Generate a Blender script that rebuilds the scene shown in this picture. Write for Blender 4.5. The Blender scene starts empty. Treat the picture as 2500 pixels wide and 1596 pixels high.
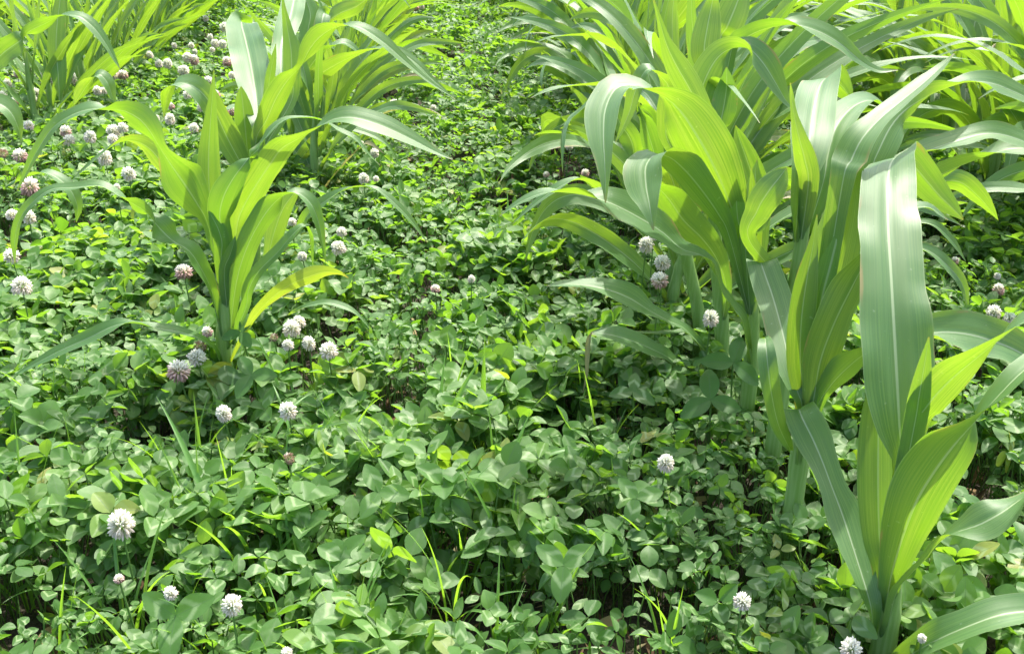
import bpy, math, random
import numpy as np
from mathutils import Vector

sc = bpy.context.scene
COL = sc.collection
R = math.radians
rnd = random.Random(7)
rng = np.random.default_rng(11)

# ------------------------------------------------------------------ camera, sky, sun, exposure
CAM_H, PITCH, HFOV = 0.83, R(26.3), R(54.0)
cd = bpy.data.cameras.new("camera"); cam = bpy.data.objects.new("camera", cd); COL.objects.link(cam)
cam.location = (0, 0, CAM_H); cam.rotation_euler = (math.pi / 2 - PITCH, 0, 0)
cd.angle = HFOV; cd.clip_start = 0.02; cd.clip_end = 500
sc.camera = cam
SUN_EL, SUN_AZ = R(60), R(28)          # azimuth: clockwise from the view direction (+Y)
w = bpy.data.worlds.new("World"); sc.world = w; w.use_nodes = True
nt = w.node_tree; bg = nt.nodes["Background"]
sky = nt.nodes.new("ShaderNodeTexSky"); sky.sky_type = 'NISHITA'; sky.sun_disc = False
sky.air_density = .8; sky.dust_density = 4.0; sky.ozone_density = .5; sky.sun_elevation = SUN_EL; sky.sun_rotation = SUN_AZ
nt.links.new(sky.outputs[0], bg.inputs[0]); bg.inputs[1].default_value = 0.15
sd = bpy.data.lights.new("sun", 'SUN'); sun = bpy.data.objects.new("sun", sd); COL.objects.link(sun)
sd.energy = 2.4; sd.angle = R(1.0); sd.color = (1, 0.96, 0.88)
sdir = Vector((math.sin(SUN_AZ) * math.cos(SUN_EL), math.cos(SUN_AZ) * math.cos(SUN_EL), math.sin(SUN_EL)))
sun.rotation_euler = (-sdir).to_track_quat('-Z', 'Y').to_euler(); sun.location = sdir * 20
sc.view_settings.view_transform = 'Standard'; sc.view_settings.look = 'None'
sc.view_settings.exposure = 1.88; sc.view_settings.gamma = 1.0
sc.cycles.max_bounces = 8; sc.cycles.transmission_bounces = 6; sc.cycles.diffuse_bounces = 5
sc.cycles.use_denoising = True

# ------------------------------------------------------------------ helpers
FPX = 1250.0 / math.tan(HFOV / 2)
CAM = np.array([0, 0, CAM_H])
FW = np.array([0, math.cos(PITCH), -math.sin(PITCH)]); UP = np.array([0, math.sin(PITCH), math.cos(PITCH)])
def ray(x, y):
    return FW * FPX + np.array([1., 0, 0]) * (x - 1250) + UP * (798 - y)
def at_y(x, y, Y):
    d = ray(x, y); return CAM + d * (Y / d[1])
def at_z(x, y, z):
    d = ray(x, y); return CAM + d * ((z - CAM_H) / d[2])
# crops in which the plants were measured: origin and scale
CR = {0: (0, 0, 1), 1: (1880, 960, 2.416), 2: (1880, 330, 2.416), 3: (1380, 500, 2.416), 4: (1380, 0, 2.561), 5: (0, 150, 2.416),
      6: (400, 0, 3.074), 7: (380, 400, 2.868), 8: (1900, 0, 3.66), 9: (800, 0, 2.846), 10: (0, 0, 2.846), 11: (0, 500, 2.846)}
def cpx(k, x, y):
    ox, oy, s = CR[k]; return ox + x / s, oy + y / s

def mesh_np(name, V, F, lc=None, col=None, smooth=True):
    """F: (M,4) quads (or (M,3)); lc / col: one 3-vector per vertex."""
    V = np.asarray(V, np.float32); F = np.asarray(F, np.int32)
    me = bpy.data.meshes.new(name); k = F.shape[1]
    me.vertices.add(len(V)); me.vertices.foreach_set("co", V.ravel())
    me.loops.add(F.size); me.loops.foreach_set("vertex_index", F.ravel())
    me.polygons.add(len(F)); me.polygons.foreach_set("loop_start", np.arange(0, F.size, k, dtype=np.int32))
    me.polygons.foreach_set("loop_total", np.full(len(F), k, np.int32))
    if smooth: me.polygons.foreach_set("use_smooth", np.ones(len(F), bool))
    me.update(calc_edges=True)
    for nm, a in (("lc", lc), ("tint", col)):
        if a is not None:
            at = me.attributes.new(nm, 'FLOAT_VECTOR', 'POINT'); at.data.foreach_set("vector", np.asarray(a, np.float32).ravel())
    return me
def obj(name, me, mat, parent=None, loc=None):
    o = bpy.data.objects.new(name, me); COL.objects.link(o)
    if mat and not me.materials: me.materials.append(mat)
    if parent: o.parent = parent
    if loc is not None: o.location = loc
    return o
def tag(o, label=None, cat=None, group=None, kind=None):
    for k, v in (("label", label), ("category", cat), ("group", group), ("kind", kind)):
        if v: o[k] = v
    return o
def empty(name, loc):
    o = bpy.data.objects.new(name, None); COL.objects.link(o); o.location = loc; o.empty_display_size = .05
    return o
def copy_thing(root):
    c = root.copy(); COL.objects.link(c)
    for ch in root.children:
        d = ch.copy(); COL.objects.link(d); d.parent = c
    return c
def resample(P, n):
    """Catmull-Rom through the rows of P (first three columns are the position), n even samples."""
    P = np.asarray(P, float)
    Q = np.vstack([2 * P[0] - P[1], P, 2 * P[-1] - P[-2]]); out = []
    for i in range(1, len(Q) - 2):
        t = np.linspace(0, 1, 16, endpoint=False)[:, None]
        a, b, c, d = Q[i - 1], Q[i], Q[i + 1], Q[i + 2]
        out.append(.5 * ((2 * b) + (-a + c) * t + (2 * a - 5 * b + 4 * c - d) * t**2 + (-a + 3 * b - 3 * c + d) * t**3))
    out = np.vstack(out + [P[-1][None]])
    L = np.r_[0, np.cumsum(np.linalg.norm(np.diff(out[:, :3], axis=0), axis=1))]
    s = np.linspace(0, L[-1], n)
    return np.stack([np.interp(s, L, out[:, k]) for k in range(out.shape[1])], 1)
def unit(a): return a / np.maximum(np.linalg.norm(a, axis=-1, keepdims=True), 1e-9)
def tube(P, rad, sides=8):
    P = np.asarray(P, float); n = len(P); T = unit(np.gradient(P, axis=0))
    ref = np.array([1., .13, .02]); A = unit(np.cross(T, ref)); B = np.cross(T, A)
    a = np.linspace(0, 2 * np.pi, sides, endpoint=False)
    rad = np.broadcast_to(np.asarray(rad, float), (n,))
    V = P[:, None] + rad[:, None, None] * (np.cos(a)[None, :, None] * A[:, None] + np.sin(a)[None, :, None] * B[:, None])
    i = np.arange(n - 1)[:, None]; j = np.arange(sides)[None]; k = (j + 1) % sides
    F = np.stack([i * sides + j, i * sides + k, (i + 1) * sides + k, (i + 1) * sides + j], -1).reshape(-1, 4)
    lc = np.stack([np.broadcast_to(np.sin(a)[None], (n, sides)), np.broadcast_to(np.linspace(0, 1, n)[:, None], (n, sides)), np.zeros((n, sides))], -1)
    return V.reshape(-1, 3), F, lc.reshape(-1, 3)
def join(parts):
    V, F, L, o = [], [], [], 0
    for v, f, l in parts:
        V.append(v); F.append(f + o); L.append(l); o += len(v)
    return np.vstack(V), np.vstack(F), np.vstack(L)

# ------------------------------------------------------------------ materials
class NT:
    def __init__(s, name):
        s.m = bpy.data.materials.new(name); s.m.use_nodes = True; s.t = s.m.node_tree; s.t.nodes.clear()
        s.out = s.n("ShaderNodeOutputMaterial")
    def n(s, typ, **kw):
        x = s.t.nodes.new(typ)
        for k, v in kw.items(): setattr(x, k, v)
        return x
    def l(s, a, b): s.t.links.new(a, b)
    def v(s, sock, val):
        if hasattr(val, "is_linked") or isinstance(val, bpy.types.NodeSocket): s.l(val, sock)
        else: sock.default_value = val
    def math(s, op, a, b=None, c=None, clamp=False):
        x = s.n("ShaderNodeMath", operation=op, use_clamp=clamp); s.v(x.inputs[0], a)
        if b is not None: s.v(x.inputs[1], b)
        if c is not None: s.v(x.inputs[2], c)
        return x.outputs[0]
    def mix(s, f, a, b):
        x = s.n("ShaderNodeMix", data_type='RGBA'); s.v(x.inputs[0], f); s.v(x.inputs[6], a); s.v(x.inputs[7], b); return x.outputs[2]
    def ramp(s, f, stops, interp='LINEAR'):
        x = s.n("ShaderNodeValToRGB"); x.color_ramp.interpolation = interp; e = x.color_ramp.elements
        while len(e) < len(stops): e.new(.5)
        for el, (p, c) in zip(e, stops): el.position = p; el.color = c if len(c) == 4 else (*c, 1)
        s.l(f, x.inputs[0]); return x.outputs[0]
    def smooth(s, x, lo, hi):
        m = s.n("ShaderNodeMapRange", interpolation_type='SMOOTHSTEP'); s.v(m.inputs[0], x); m.inputs[1].default_value = lo; m.inputs[2].default_value = hi
        return m.outputs[0]
    def attr(s, name):
        a = s.n("ShaderNodeAttribute"); a.attribute_name = name; x = s.n("ShaderNodeSeparateXYZ"); s.l(a.outputs["Vector"], x.inputs[0]); return a, x.outputs
    def noise(s, vec, scale, detail=2, rough=.5):
        x = s.n("ShaderNodeTexNoise"); s.l(vec, x.inputs["Vector"]); x.inputs["Scale"].default_value = scale; x.inputs["Detail"].default_value = detail; x.inputs["Roughness"].default_value = rough
        return x.outputs["Fac"]
    def leaf(s, base, trans, rough, fac, bump=None, spec=.5, coat=0.0):
        p = s.n("ShaderNodeBsdfPrincipled"); s.v(p.inputs["Base Color"], base); s.v(p.inputs["Roughness"], rough); s.v(p.inputs["Specular IOR Level"], spec)
        t = s.n("ShaderNodeBsdfTranslucent"); s.v(t.inputs["Color"], trans)
        if bump is not None:
            s.l(bump, p.inputs["Normal"])
        mx = s.n("ShaderNodeMixShader"); s.v(mx.inputs[0], fac); s.l(p.outputs[0], mx.inputs[1]); s.l(t.outputs[0], mx.inputs[2])
        s.l(mx.outputs[0], s.out.inputs[0]); return s.m
def rgb(*c): return (*c, 1.0)

def maize_leaf_mat(name, yellow=0.0, dry=0.0):
    s = NT(name); a, (u, v, r) = s.attr("lc")
    au = s.math('ABSOLUTE', u)
    # long parallel veins
    cv = s.n("ShaderNodeCombineXYZ"); s.l(s.math('MULTIPLY', u, 19.0), cv.inputs[0]); s.l(s.math('MULTIPLY', v, .9), cv.inputs[1]); s.l(s.math('MULTIPLY', r, 37.0), cv.inputs[2])
    vein = s.noise(cv.outputs[0], 1.6, 3, .62)
    cv2 = s.n("ShaderNodeCombineXYZ"); s.l(s.math('MULTIPLY', u, 1.6), cv2.inputs[0]); s.l(s.math('MULTIPLY', v, 4.0), cv2.inputs[1]); s.l(s.math('MULTIPLY', r, 53.0), cv2.inputs[2])
    blot = s.noise(cv2.outputs[0], 1.5, 3, .55)
    vf = s.smooth(vein, .40, .62)
    mid = s.math('SUBTRACT', 1.0, s.smooth(au, .022, .055)); edge = s.smooth(au, .95, .99)
    base = s.mix(vf, rgb(.078, .172, .060), rgb(.098, .200, .068))
    base = s.mix(s.smooth(blot, .35, .7), base, rgb(.095, .178, .066))
    base = s.mix(s.math('MULTIPLY', r, .55), base, rgb(.075, .175, .040))
    base = s.mix(s.math('MULTIPLY', mid, .85), base, rgb(.40, .50, .28)); base = s.mix(s.math('MULTIPLY', edge, .5), base, rgb(.3, .4, .18))
    tr = s.mix(vf, rgb(.21, .40, .008), rgb(.45, .62, .045))
    tr = s.mix(s.smooth(blot, .4, .75), tr, rgb(.31, .53, .012))
    tr = s.mix(s.math('MULTIPLY', s.math('FRACT', s.math('MULTIPLY', r, 7.3)), .55), tr, rgb(.17, .40, .012))
    tr = s.mix(s.math('MULTIPLY', mid, .6), tr, rgb(.22, .38, .04))
    if yellow:
        base = s.mix(yellow, base, rgb(.30, .32, .05)); tr = s.mix(yellow, tr, rgb(.72, .74, .04))
    # withered tip, a little on every leaf
    tip = s.smooth(s.math('ADD', v, s.math('MULTIPLY', blot, .05)), 1.0 - .10 * max(yellow, dry), 1.05)
    base = s.mix(tip, base, rgb(.30, .17, .07)); tr = s.mix(tip, tr, rgb(.34, .2, .05))
    if dry:
        base = s.mix(dry, base, rgb(.30, .24, .13)); tr = s.mix(dry, tr, rgb(.36, .30, .11))
    scorch = s.math('MULTIPLY', s.smooth(au, .70, .97), s.smooth(blot, .60, .72)); base = s.mix(s.math('MULTIPLY', scorch, .8), base, rgb(.30, .22, .09)); tr = s.mix(s.math('MULTIPLY', scorch, .8), tr, rgb(.45, .34, .06))
    # specks and small scars
    geo = s.n("ShaderNodeNewGeometry"); sp = s.noise(geo.outputs["Position"], 160, 2)
    base = s.mix(s.math('MULTIPLY', s.smooth(sp, .70, .78), .5), base, rgb(.34, .40, .24))
    bp = s.n("ShaderNodeBump"); bp.inputs["Strength"].default_value = .18; bp.inputs["Distance"].default_value = .001; s.l(vein, bp.inputs["Height"])
    rough = s.math('ADD', .43, s.math('MULTIPLY', blot, .16))
    return s.leaf(base, tr, rough, .38, bp.outputs[0], .62)
M_LEAF = maize_leaf_mat("maize_leaf"); M_YEL = maize_leaf_mat("maize_leaf_yellowing", .28); M_DRY = maize_leaf_mat("maize_leaf_dry", 0, .75)

def stalk_mat():
    s = NT("maize_stalk"); a, (u, v, r) = s.attr("lc")
    geo = s.n("ShaderNodeNewGeometry"); mp = s.n("ShaderNodeMapping"); s.l(geo.outputs["Position"], mp.inputs[0]); mp.inputs["Scale"].default_value = (260, 260, 9)
    n = s.noise(mp.outputs[0], 1, 3); b = s.mix(s.smooth(n, .35, .68), rgb(.19, .33, .08), rgb(.28, .42, .14))
    bp = s.n("ShaderNodeBump"); bp.inputs["Strength"].default_value = .3; bp.inputs["Distance"].default_value = .001; s.l(n, bp.inputs["Height"])
    return s.leaf(b, rgb(.40, .55, .08), .42, .22, bp.outputs[0], .5)
M_STALK = stalk_mat()

def clover_mat():
    s = NT("clover_leaf"); a, (u, v, r) = s.attr("lc"); au = s.math('ABSOLUTE', u)
    geo = s.n("ShaderNodeNewGeometry"); n = s.noise(geo.outputs["Position"], 300, 2)
    base = s.ramp(r, [(0, (.056, .132, .034)), (.35, (.082, .176, .046)), (.7, (.114, .218, .062)), (.93, (.148, .25, .060)), (1, (.24, .26, .07))])
    tr = s.ramp(r, [(0, (.19, .42, .018)), (.5, (.26, .50, .022)), (.93, (.36, .58, .026)), (1, (.50, .56, .04))])
    # pale chevron
    d = s.math('ABSOLUTE', s.math('SUBTRACT', s.math('ADD', v, s.math('MULTIPLY', au, .30)), s.math('ADD', .56, s.math('MULTIPLY', s.math('SUBTRACT', n, .5), .10))))
    has = s.smooth(s.math('FRACT', s.math('MULTIPLY', r, 13.7)), .25, .6)
    ch = s.math('MULTIPLY', s.math('MULTIPLY', s.math('SUBTRACT', 1.0, s.smooth(d, .02, .14)), has), .66)
    base = s.mix(ch, base, rgb(.36, .48, .24)); tr = s.mix(s.math('MULTIPLY', ch, .6), tr, rgb(.4, .6, .15))
    mid = s.math('MULTIPLY', s.math('SUBTRACT', 1.0, s.smooth(au, .02, .06)), .5)
    base = s.mix(mid, base, rgb(.13, .22, .09)); tr = s.mix(mid, tr, rgb(.12, .25, .02))
    # side veins
    wv = s.math('SINE', s.math('MULTIPLY', s.math('SUBTRACT', v, s.math('MULTIPLY', au, .35)), 62.0))
    base = s.mix(s.math('MULTIPLY', s.smooth(wv, .3, 1.0), .10), base, rgb(.12, .22, .09))
    bp = s.n("ShaderNodeBump"); bp.inputs["Strength"].default_value = .25; bp.inputs["Distance"].default_value = .0015; s.l(s.noise(geo.outputs["Position"], 220, 3), bp.inputs["Height"])
    spk = s.smooth(s.noise(geo.outputs["Position"], 420, 1), .74, .8); base = s.mix(s.math('MULTIPLY', spk, .6), base, rgb(.30, .30, .16))
    return s.leaf(base, tr, .50, .45, bp.outputs[0], .36)
M_CLOVER = clover_mat()
def simple_leaf(name, b, t, rough=.5, f=.3, spec=.4):
    s = NT(name); geo = s.n("ShaderNodeNewGeometry"); n = s.noise(geo.outputs["Position"], 90, 3)
    bb = s.mix(n, rgb(*[x * .72 for x in b]), rgb(*[min(1, x * 1.28) for x in b])); return s.leaf(bb, rgb(*t), rough, f, None, spec)
M_PET = simple_leaf("clover_stem", (.10, .19, .05), (.3, .5, .05), .5, .25)
M_GRASS = simple_leaf("grass_blade", (.11, .24, .06), (.36, .66, .03), .42, .45, .5)
def floret_mat():
    s = NT("clover_floret"); a, c = s.attr("tint"); s_ = a.outputs["Color"]
    return s.leaf(s_, s_, .6, .58, None, .25)
M_FLO = floret_mat()
def soil_mat():
    s = NT("soil"); geo = s.n("ShaderNodeNewGeometry"); P = geo.outputs["Position"]
    n1 = s.noise(P, 14, 6, .65); n2 = s.noise(P, 120, 4, .6); n3 = s.noise(P, 2.2, 3)
    c = s.mix(n1, rgb(.016, .013, .008), rgb(.050, .038, .022)); c = s.mix(s.smooth(n2, .55, .75), c, rgb(.10, .075, .04))
    c = s.mix(s.math('MULTIPLY', s.smooth(n3, .5, .7), .5), c, rgb(.04, .055, .02))
    bp = s.n("ShaderNodeBump"); bp.inputs["Strength"].default_value = .9; bp.inputs["Distance"].default_value = .02; s.l(s.math('ADD', n1, s.math('MULTIPLY', n2, .4)), bp.inputs["Height"])
    p = s.n("ShaderNodeBsdfPrincipled"); s.l(c, p.inputs["Base Color"]); p.inputs["Roughness"].default_value = .95; s.l(bp.outputs[0], p.inputs["Normal"]); s.l(p.outputs[0], s.out.inputs[0])
    return s.m
M_SOIL = soil_mat()

# ------------------------------------------------------------------ ground
def ground():
    n = 90; xs = np.linspace(-5, 5, n); ys = np.linspace(-1, 9, n); X, Y = np.meshgrid(xs, ys)
    Z = .006 * np.sin(X * 9 + 1.3 * np.sin(Y * 4)) + .006 * np.sin(Y * 11 + X * 3)
    e = np.minimum(np.minimum(X + 5, 5 - X), np.minimum(Y + 1, 9 - Y)); Z *= np.clip(e / .5, 0, 1)
    V = np.stack([X, Y, Z], -1).reshape(-1, 3); i, j = np.meshgrid(np.arange(n - 1), np.arange(n - 1))
    a = (j * n + i).ravel(); F = np.stack([a, a + 1, a + n + 1, a + n], 1)
    # outer apron to the horizon
    o = len(V); ring = np.array([[-5, -1, 0], [5, -1, 0], [5, 9, 0], [-5, 9, 0], [-300, -300, 0], [300, -300, 0], [300, 300, 0], [-300, 300, 0]], float)
    V = np.vstack([V, ring]); F = np.vstack([F, [[o + 4, o + 5, o + 1, o], [o + 5, o + 6, o + 2, o + 1], [o + 6, o + 7, o + 3, o + 2], [o + 7, o + 4, o, o + 3]]])
    tag(obj("ground", mesh_np("ground", V, F), M_SOIL), kind="structure")
ground()

# ------------------------------------------------------------------ maize leaf and plant builders
PROF = lambda t: np.interp(t, [0, .06, .18, .35, .55, .75, .9, 1], [.42, .6, .88, 1, .95, .72, .38, .03])
def leaf_mesh(P, S, w, seed, nx=8, cup=None, ruffle=.10, name="leaf"):
    """P (n,3) midrib, S (n,3) unit vectors across, w (n) half widths."""
    n = len(P); T = unit(np.gradient(P, axis=0)); S = unit(S - T * (S * T).sum(1, keepdims=True)); N = np.cross(T, S)
    r = np.random.default_rng(seed); t = np.linspace(0, 1, n)
    if cup is None: cup = np.interp(t, [0, .10, .28, .6, 1], [2.2, 1.3, .55, .28, .35])
    a = np.linspace(-1, 1, nx + 1)
    c = cup[:, None]; th = a[None] * c
    x = np.sin(th) / c; z = (1 - np.cos(th)) / c
    z = z - .10 * np.exp(-(a[None] / .16) ** 2)
    L = np.r_[0, np.cumsum(np.linalg.norm(np.diff(P, axis=0), axis=1))]
    f = r.uniform(22, 34); p1, p2 = r.uniform(0, 6.28, 2)
    amp = ruffle * np.interp(t, [0, .12, .3, .7, 1], [0, .35, 1, .8, .3])[:, None]
    ph = np.where(a[None] < 0, p1, p2)
    wob = np.sin(L[:, None] * f * 2 + ph) * .7 + np.sin(L[:, None] * f * 3.7 + 2 * ph) * .3
    z = z + amp * wob * np.abs(a[None]) ** 1.6
    V = P[:, None] + w[:, None, None] * (x[..., None] * S[:, None] + z[..., None] * N[:, None])
    i = np.arange(n - 1)[:, None]; j = np.arange(nx)[None]; k = nx + 1
    F = np.stack([i * k + j, i * k + j + 1, (i + 1) * k + j + 1, (i + 1) * k + j], -1).reshape(-1, 4)
    lc = np.stack([np.broadcast_to(a[None], (n, k)), np.broadcast_to(t[:, None], (n, k)), np.full((n, k), r.random())], -1)
    return mesh_np(name, V.reshape(-1, 3), F, lc.reshape(-1, 3))

def stalk_mesh(P, rad, collars, sides=12):
    P = resample(np.hstack([P, np.asarray(rad)[:, None]]), 26); r = P[:, 3].copy(); t = np.linspace(0, 1, 26)
    for c in collars: r *= 1 + .14 * np.exp(-((t - c) / .022) ** 2)
    v, f, l = tube(P[:, :3], r, sides)
    return mesh_np("stalk", v, f, l)

def traced_plant(base, leaves, stalk, label, seed, ws=1.0):
    """base: (crop,x,y,z); leaves: dicts with points (x, y, depth beyond the stalk, half width cm, facing deg) in crop pixels."""
    b = at_z(*cpx(*base[:3]), base[3]); Y0 = b[1]
    root = empty("maize_plant", (b[0], Y0, 0)); off = np.array([b[0], Y0, 0])
    tag(root, label, "maize plant", "maize plants in the near rows")
    top = at_y(*cpx(*stalk[:3]), Y0 + stalk[3])
    sp = np.array([[b[0], Y0, -.02], [b[0], Y0, b[2]], (b + top) / 2 + [0, 0, .0], top]) - off
    obj("stalk", stalk_mesh(sp, [stalk[4], stalk[4], stalk[4] * .92, stalk[4] * .45], [.38, .62]), M_STALK, root)
    for q, lf in enumerate(leaves):
        k = lf["c"]; pts = []
        for (x, y, d, hw, phi) in lf["p"]:
            p = at_y(*cpx(k, x, y), Y0 + d); pts.append([*p, hw * .01 * ws, phi])
        if lf.get("root", True):          # run the blade down its sheath to the stalk
            p0 = np.array(pts[0][:3]); zc = min(max(p0[2] - .07, .03), top[2] - .02)
            ax = b + (top - b) * np.clip((zc - b[2]) / (top[2] - b[2]), 0, 1); ax[2] = zc
            side = p0 - ax; side[2] = 0; L = np.linalg.norm(side)
            ax = ax + side / max(L, 1e-6) * min(L, .008)
            pts.insert(0, [*ax, min(pts[0][3], .9 * .01), pts[0][4]])
        Q = resample(pts, 52); P = Q[:, :3]; T = unit(np.gradient(P, axis=0)); Vd = unit(P - CAM); A = unit(np.cross(T, Vd)); B = np.cross(T, A)
        ph = np.radians(Q[:, 4])[:, None]; S = np.cos(ph) * A + np.sin(ph) * B
        if "S" in lf:                     # side vectors given outright (right, up, towards the viewer)
            sv = [lf["S"][0]] * (len(pts) - len(lf["S"])) + list(lf["S"]); q5 = resample(np.hstack([np.array(pts)[:, :3], np.array(sv)]), 52)[:, 3:]
            S = unit(q5[:, :1] * np.array([1., 0, 0]) + q5[:, 1:2] * UP - q5[:, 2:] * FW)
        cup = np.interp(np.linspace(0, 1, 52), [0, .12, .3, 1], [2.7] + list(lf.get("cup", [1.7, 1.0, .5, .3]))[1:])
        me = leaf_mesh(P - off, S, np.maximum(Q[:, 3], .0006), seed * 50 + q, 10, cup, 1.5 * lf.get("ruf", .10))
        obj("leaf", me, {"y": M_YEL, "d": M_DRY}.get(lf.get("m"), M_LEAF), root)
    return root

def grown_plant(seed, n_leaf=8, h=.30, lean=(0, 0), wind=.10, long=1.0, fine=True, wide=1.0, flop=.86):
    """A maize plant grown by rule: leaves in two ranks that rise and arch over."""
    r = np.random.default_rng(seed); root = empty("maize_plant", (0, 0, 0))
    lx, ly = lean
    sp = np.array([[0, 0, -.02], [0, 0, h * .35], [lx * .3, ly * .3, h * .7], [lx, ly, h]])
    rad = r.uniform(.009, .0115)
    obj("stalk", stalk_mesh(sp, [rad, rad, rad * .85, rad * .4], [.3, .48, .64], 8), M_STALK, root)
    az0 = r.uniform(-.6, .6)
    for q in range(n_leaf):
        f = q / (n_leaf - 1)
        az = az0 + math.pi * (q % 2) + r.normal(0, .28)
        z0 = h * (.22 + .62 * f); L = long * (.30 + .30 * math.sin(math.pi * min(1, .25 + .62 * f))) * r.uniform(.88, 1.12)
        th0 = R(r.uniform(30, 42) * (1 - f) + r.uniform(4, 14) * f); th1 = R(flop * (r.uniform(115, 165) * (1 - f) + r.uniform(20, 120) * f))
        if q >= n_leaf - 2: th1 = R(r.uniform(10, 40)); L *= .8
        n = 34 if fine else 20; s = np.linspace(0, 1, n); th = th0 + (th1 - th0) * s ** r.uniform(1.3, 2.2)
        da = az + np.cumsum(np.full(n, r.normal(0, .5) / n)) + .16 * np.sin(s * r.uniform(4, 9)); th = th + .16 * s * np.sin(s * r.uniform(6, 12) + r.uniform(0, 6))
        H = np.stack([np.cos(da), np.sin(da), 0 * da], 1)
        dP = (np.sin(th)[:, None] * H + np.cos(th)[:, None] * np.array([0, 0, 1.])) * L / (n - 1)
        dP[:, 0] += wind * L / (n - 1) * (.3 + s)          # the wind comes from the left
        P = np.array([lx * z0 / h, ly * z0 / h, z0]) + H[0] * .006 + np.vstack([np.zeros(3), np.cumsum(dP[:-1], 0)])
        T = unit(np.gradient(P, axis=0)); side = np.stack([-np.sin(da), np.cos(da), 0 * da], 1); up = np.cross(T, side)
        tw = (r.normal(0, .5) + r.normal(0, 1.1) * s + r.uniform(.25, .6) * np.sin(s * r.uniform(4, 10) + r.uniform(0, 6)))[:, None] * np.clip(s * 3, 0, 1)[:, None]
        S = np.cos(tw) * side + np.sin(tw) * up
        if (np.cross(T, S)[3, 2]) < 0: S = -S
        mt = (M_DRY if r.random() < .3 else M_YEL if r.random() < .2 else M_LEAF) if q == 0 and fine else M_LEAF
        wv = PROF(s) * wide * r.uniform(.021, .029) * (1 if q < n_leaf - 2 else .7) * (.42 if mt is M_DRY else 1)
        obj("leaf", leaf_mesh(P, S, wv, seed * 77 + q, 8 if fine else 6, None, .22), mt, root)
    return root

# ------------------------------------------------------------------ the near maize plants, leaf by leaf
A = [
 dict(c=1, root=False, p=[(612,1440,-.012,.35,0),(606,1330,-.012,.8,0),(592,1230,-.01,1.1,0),(525,1010,.02,1.5,0),(435,730,.06,1.9,0),(370,560,.085,1.5,0),(310,400,.11,1.6,0),(250,260,.135,2.05,0),(190,140,.155,1.9,0),(170,85,.185,1.7,0),(215,170,.22,1.4,0),(290,330,.23,.8,0),(330,450,.23,.1,0)],
   S=[(-.8,-.3,.5),(-.9,-.3,.3),(-.92,-.3,.2),(-.93,-.33,.1),(-.93,-.35,.1),(-.92,-.38,.1),(-.9,-.4,0),(-.9,-.42,0),(-.93,-.36,0),(-.93,-.36,-.05),(-.9,-.4,-.1),(-.9,-.4,-.1),(-.9,-.4,-.1)]),
 dict(c=1, root=False, p=[(715,1640,-.012,.7,-40),(790,1565,-.03,1.3,-35),(930,1475,-.045,1.6,-35),(1150,1372,-.055,1.75,-40),(1400,1290,-.055,1.8,-35),(1650,1290,-.05,1.4,-40),(1850,1400,-.04,.7,-40),(1960,1520,-.03,.1,-40)], cup=[1.2,.8,.6,.4]),
 dict(c=1, p=[(735,1190,-.02,.8,-105),(800,1090,-.035,.9,-105),(900,985,-.05,.9,-105),(1010,860,-.06,.9,-95),(1110,808,-.065,1.1,-60),(1230,770,-.07,1.75,-25),(1350,705,-.07,1.7,-30),(1470,620,-.06,1.2,-70),(1600,540,-.05,.9,-90),(1750,540,-.04,.5,-60),(1850,600,-.04,.05,-50)], cup=[1.4,1.0,.5,.3], ruf=.14),
 dict(c=1, p=[(705,1120,-.015,1.3,-178),(755,930,-.025,1.9,-178),(850,660,-.04,2.5,-170),(950,480,-.05,2.5,-160),(1080,300,-.06,2.4,-150),(1200,160,-.065,1.7,-100),(1330,20,-.06,1.4,-60),(1480,-130,-.05,1.4,-50),(1650,-250,-.03,1.2,-60),(1850,-260,-.01,.7,-60),(2000,-160,0,.05,-60)], ruf=.16),
 dict(c=2, p=[(850,1760,.0,1.1,-170),(920,1600,-.01,1.6,-160),(1050,1450,-.02,1.7,-150),(1200,1320,-.035,1.4,-125),(1350,1200,-.045,1.1,-100),(1500,1090,-.05,1.1,-70),(1700,1010,-.05,1.1,-50),(1900,1050,-.05,.8,-50),(2050,1200,-.05,.05,-50)]),
 dict(c=2, p=[(775,1950,.01,1.0,0),(770,1760,.015,2.2,0),(762,1560,.025,3.1,0),(748,1300,.045,3.45,0),(732,1030,.07,3.2,0),(718,800,.10,3.05,0),(702,560,.14,2.95,0),(697,360,.18,2.8,0),(700,230,.215,2.6,0),(712,150,.25,2.45,0),(752,120,.285,2.3,0),(825,160,.31,2.1,0),(905,250,.335,1.9,0),(1000,360,.35,1.5,0),(1085,440,.355,.8,0),(1140,500,.36,.05,0)],
   S=[(-1,0,0)]*7+[(-1,-.05,.05),(-.97,-.22,.1),(-.92,-.36,.05),(-.88,-.46,0),(-.8,-.58,-.1),(-.7,-.65,-.2),(-.65,-.65,-.2),(-.65,-.65,-.2),(-.65,-.65,-.2)], cup=[1.5,.7,.16,.08], ruf=.10),
 dict(c=2, p=[(830,1250,.13,1.0,-25),(950,1165,.15,1.9,-25),(1150,1165,.16,2.5,-25),(1350,1220,.17,2.3,-30),(1500,1290,.17,1.9,-30),(1700,1420,.17,1.0,-30),(1850,1560,.17,.05,-30)], ruf=.08, root=False),
 dict(c=2, p=[(850,1720,-.005,1.0,175),(880,1540,-.01,.95,170),(912,1350,-.012,.55,170),(937,1190,-.012,.04,170)], ruf=.02),
 dict(c=1, p=[(670,1060,.01,1.2,12),(648,850,.02,1.8,12),(640,600,.03,2.1,10),(640,300,.045,2.0,8),(645,60,.055,1.5,5),(650,-130,.06,.7,5),(655,-240,.065,.05,5)], ruf=.05),
]
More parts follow.
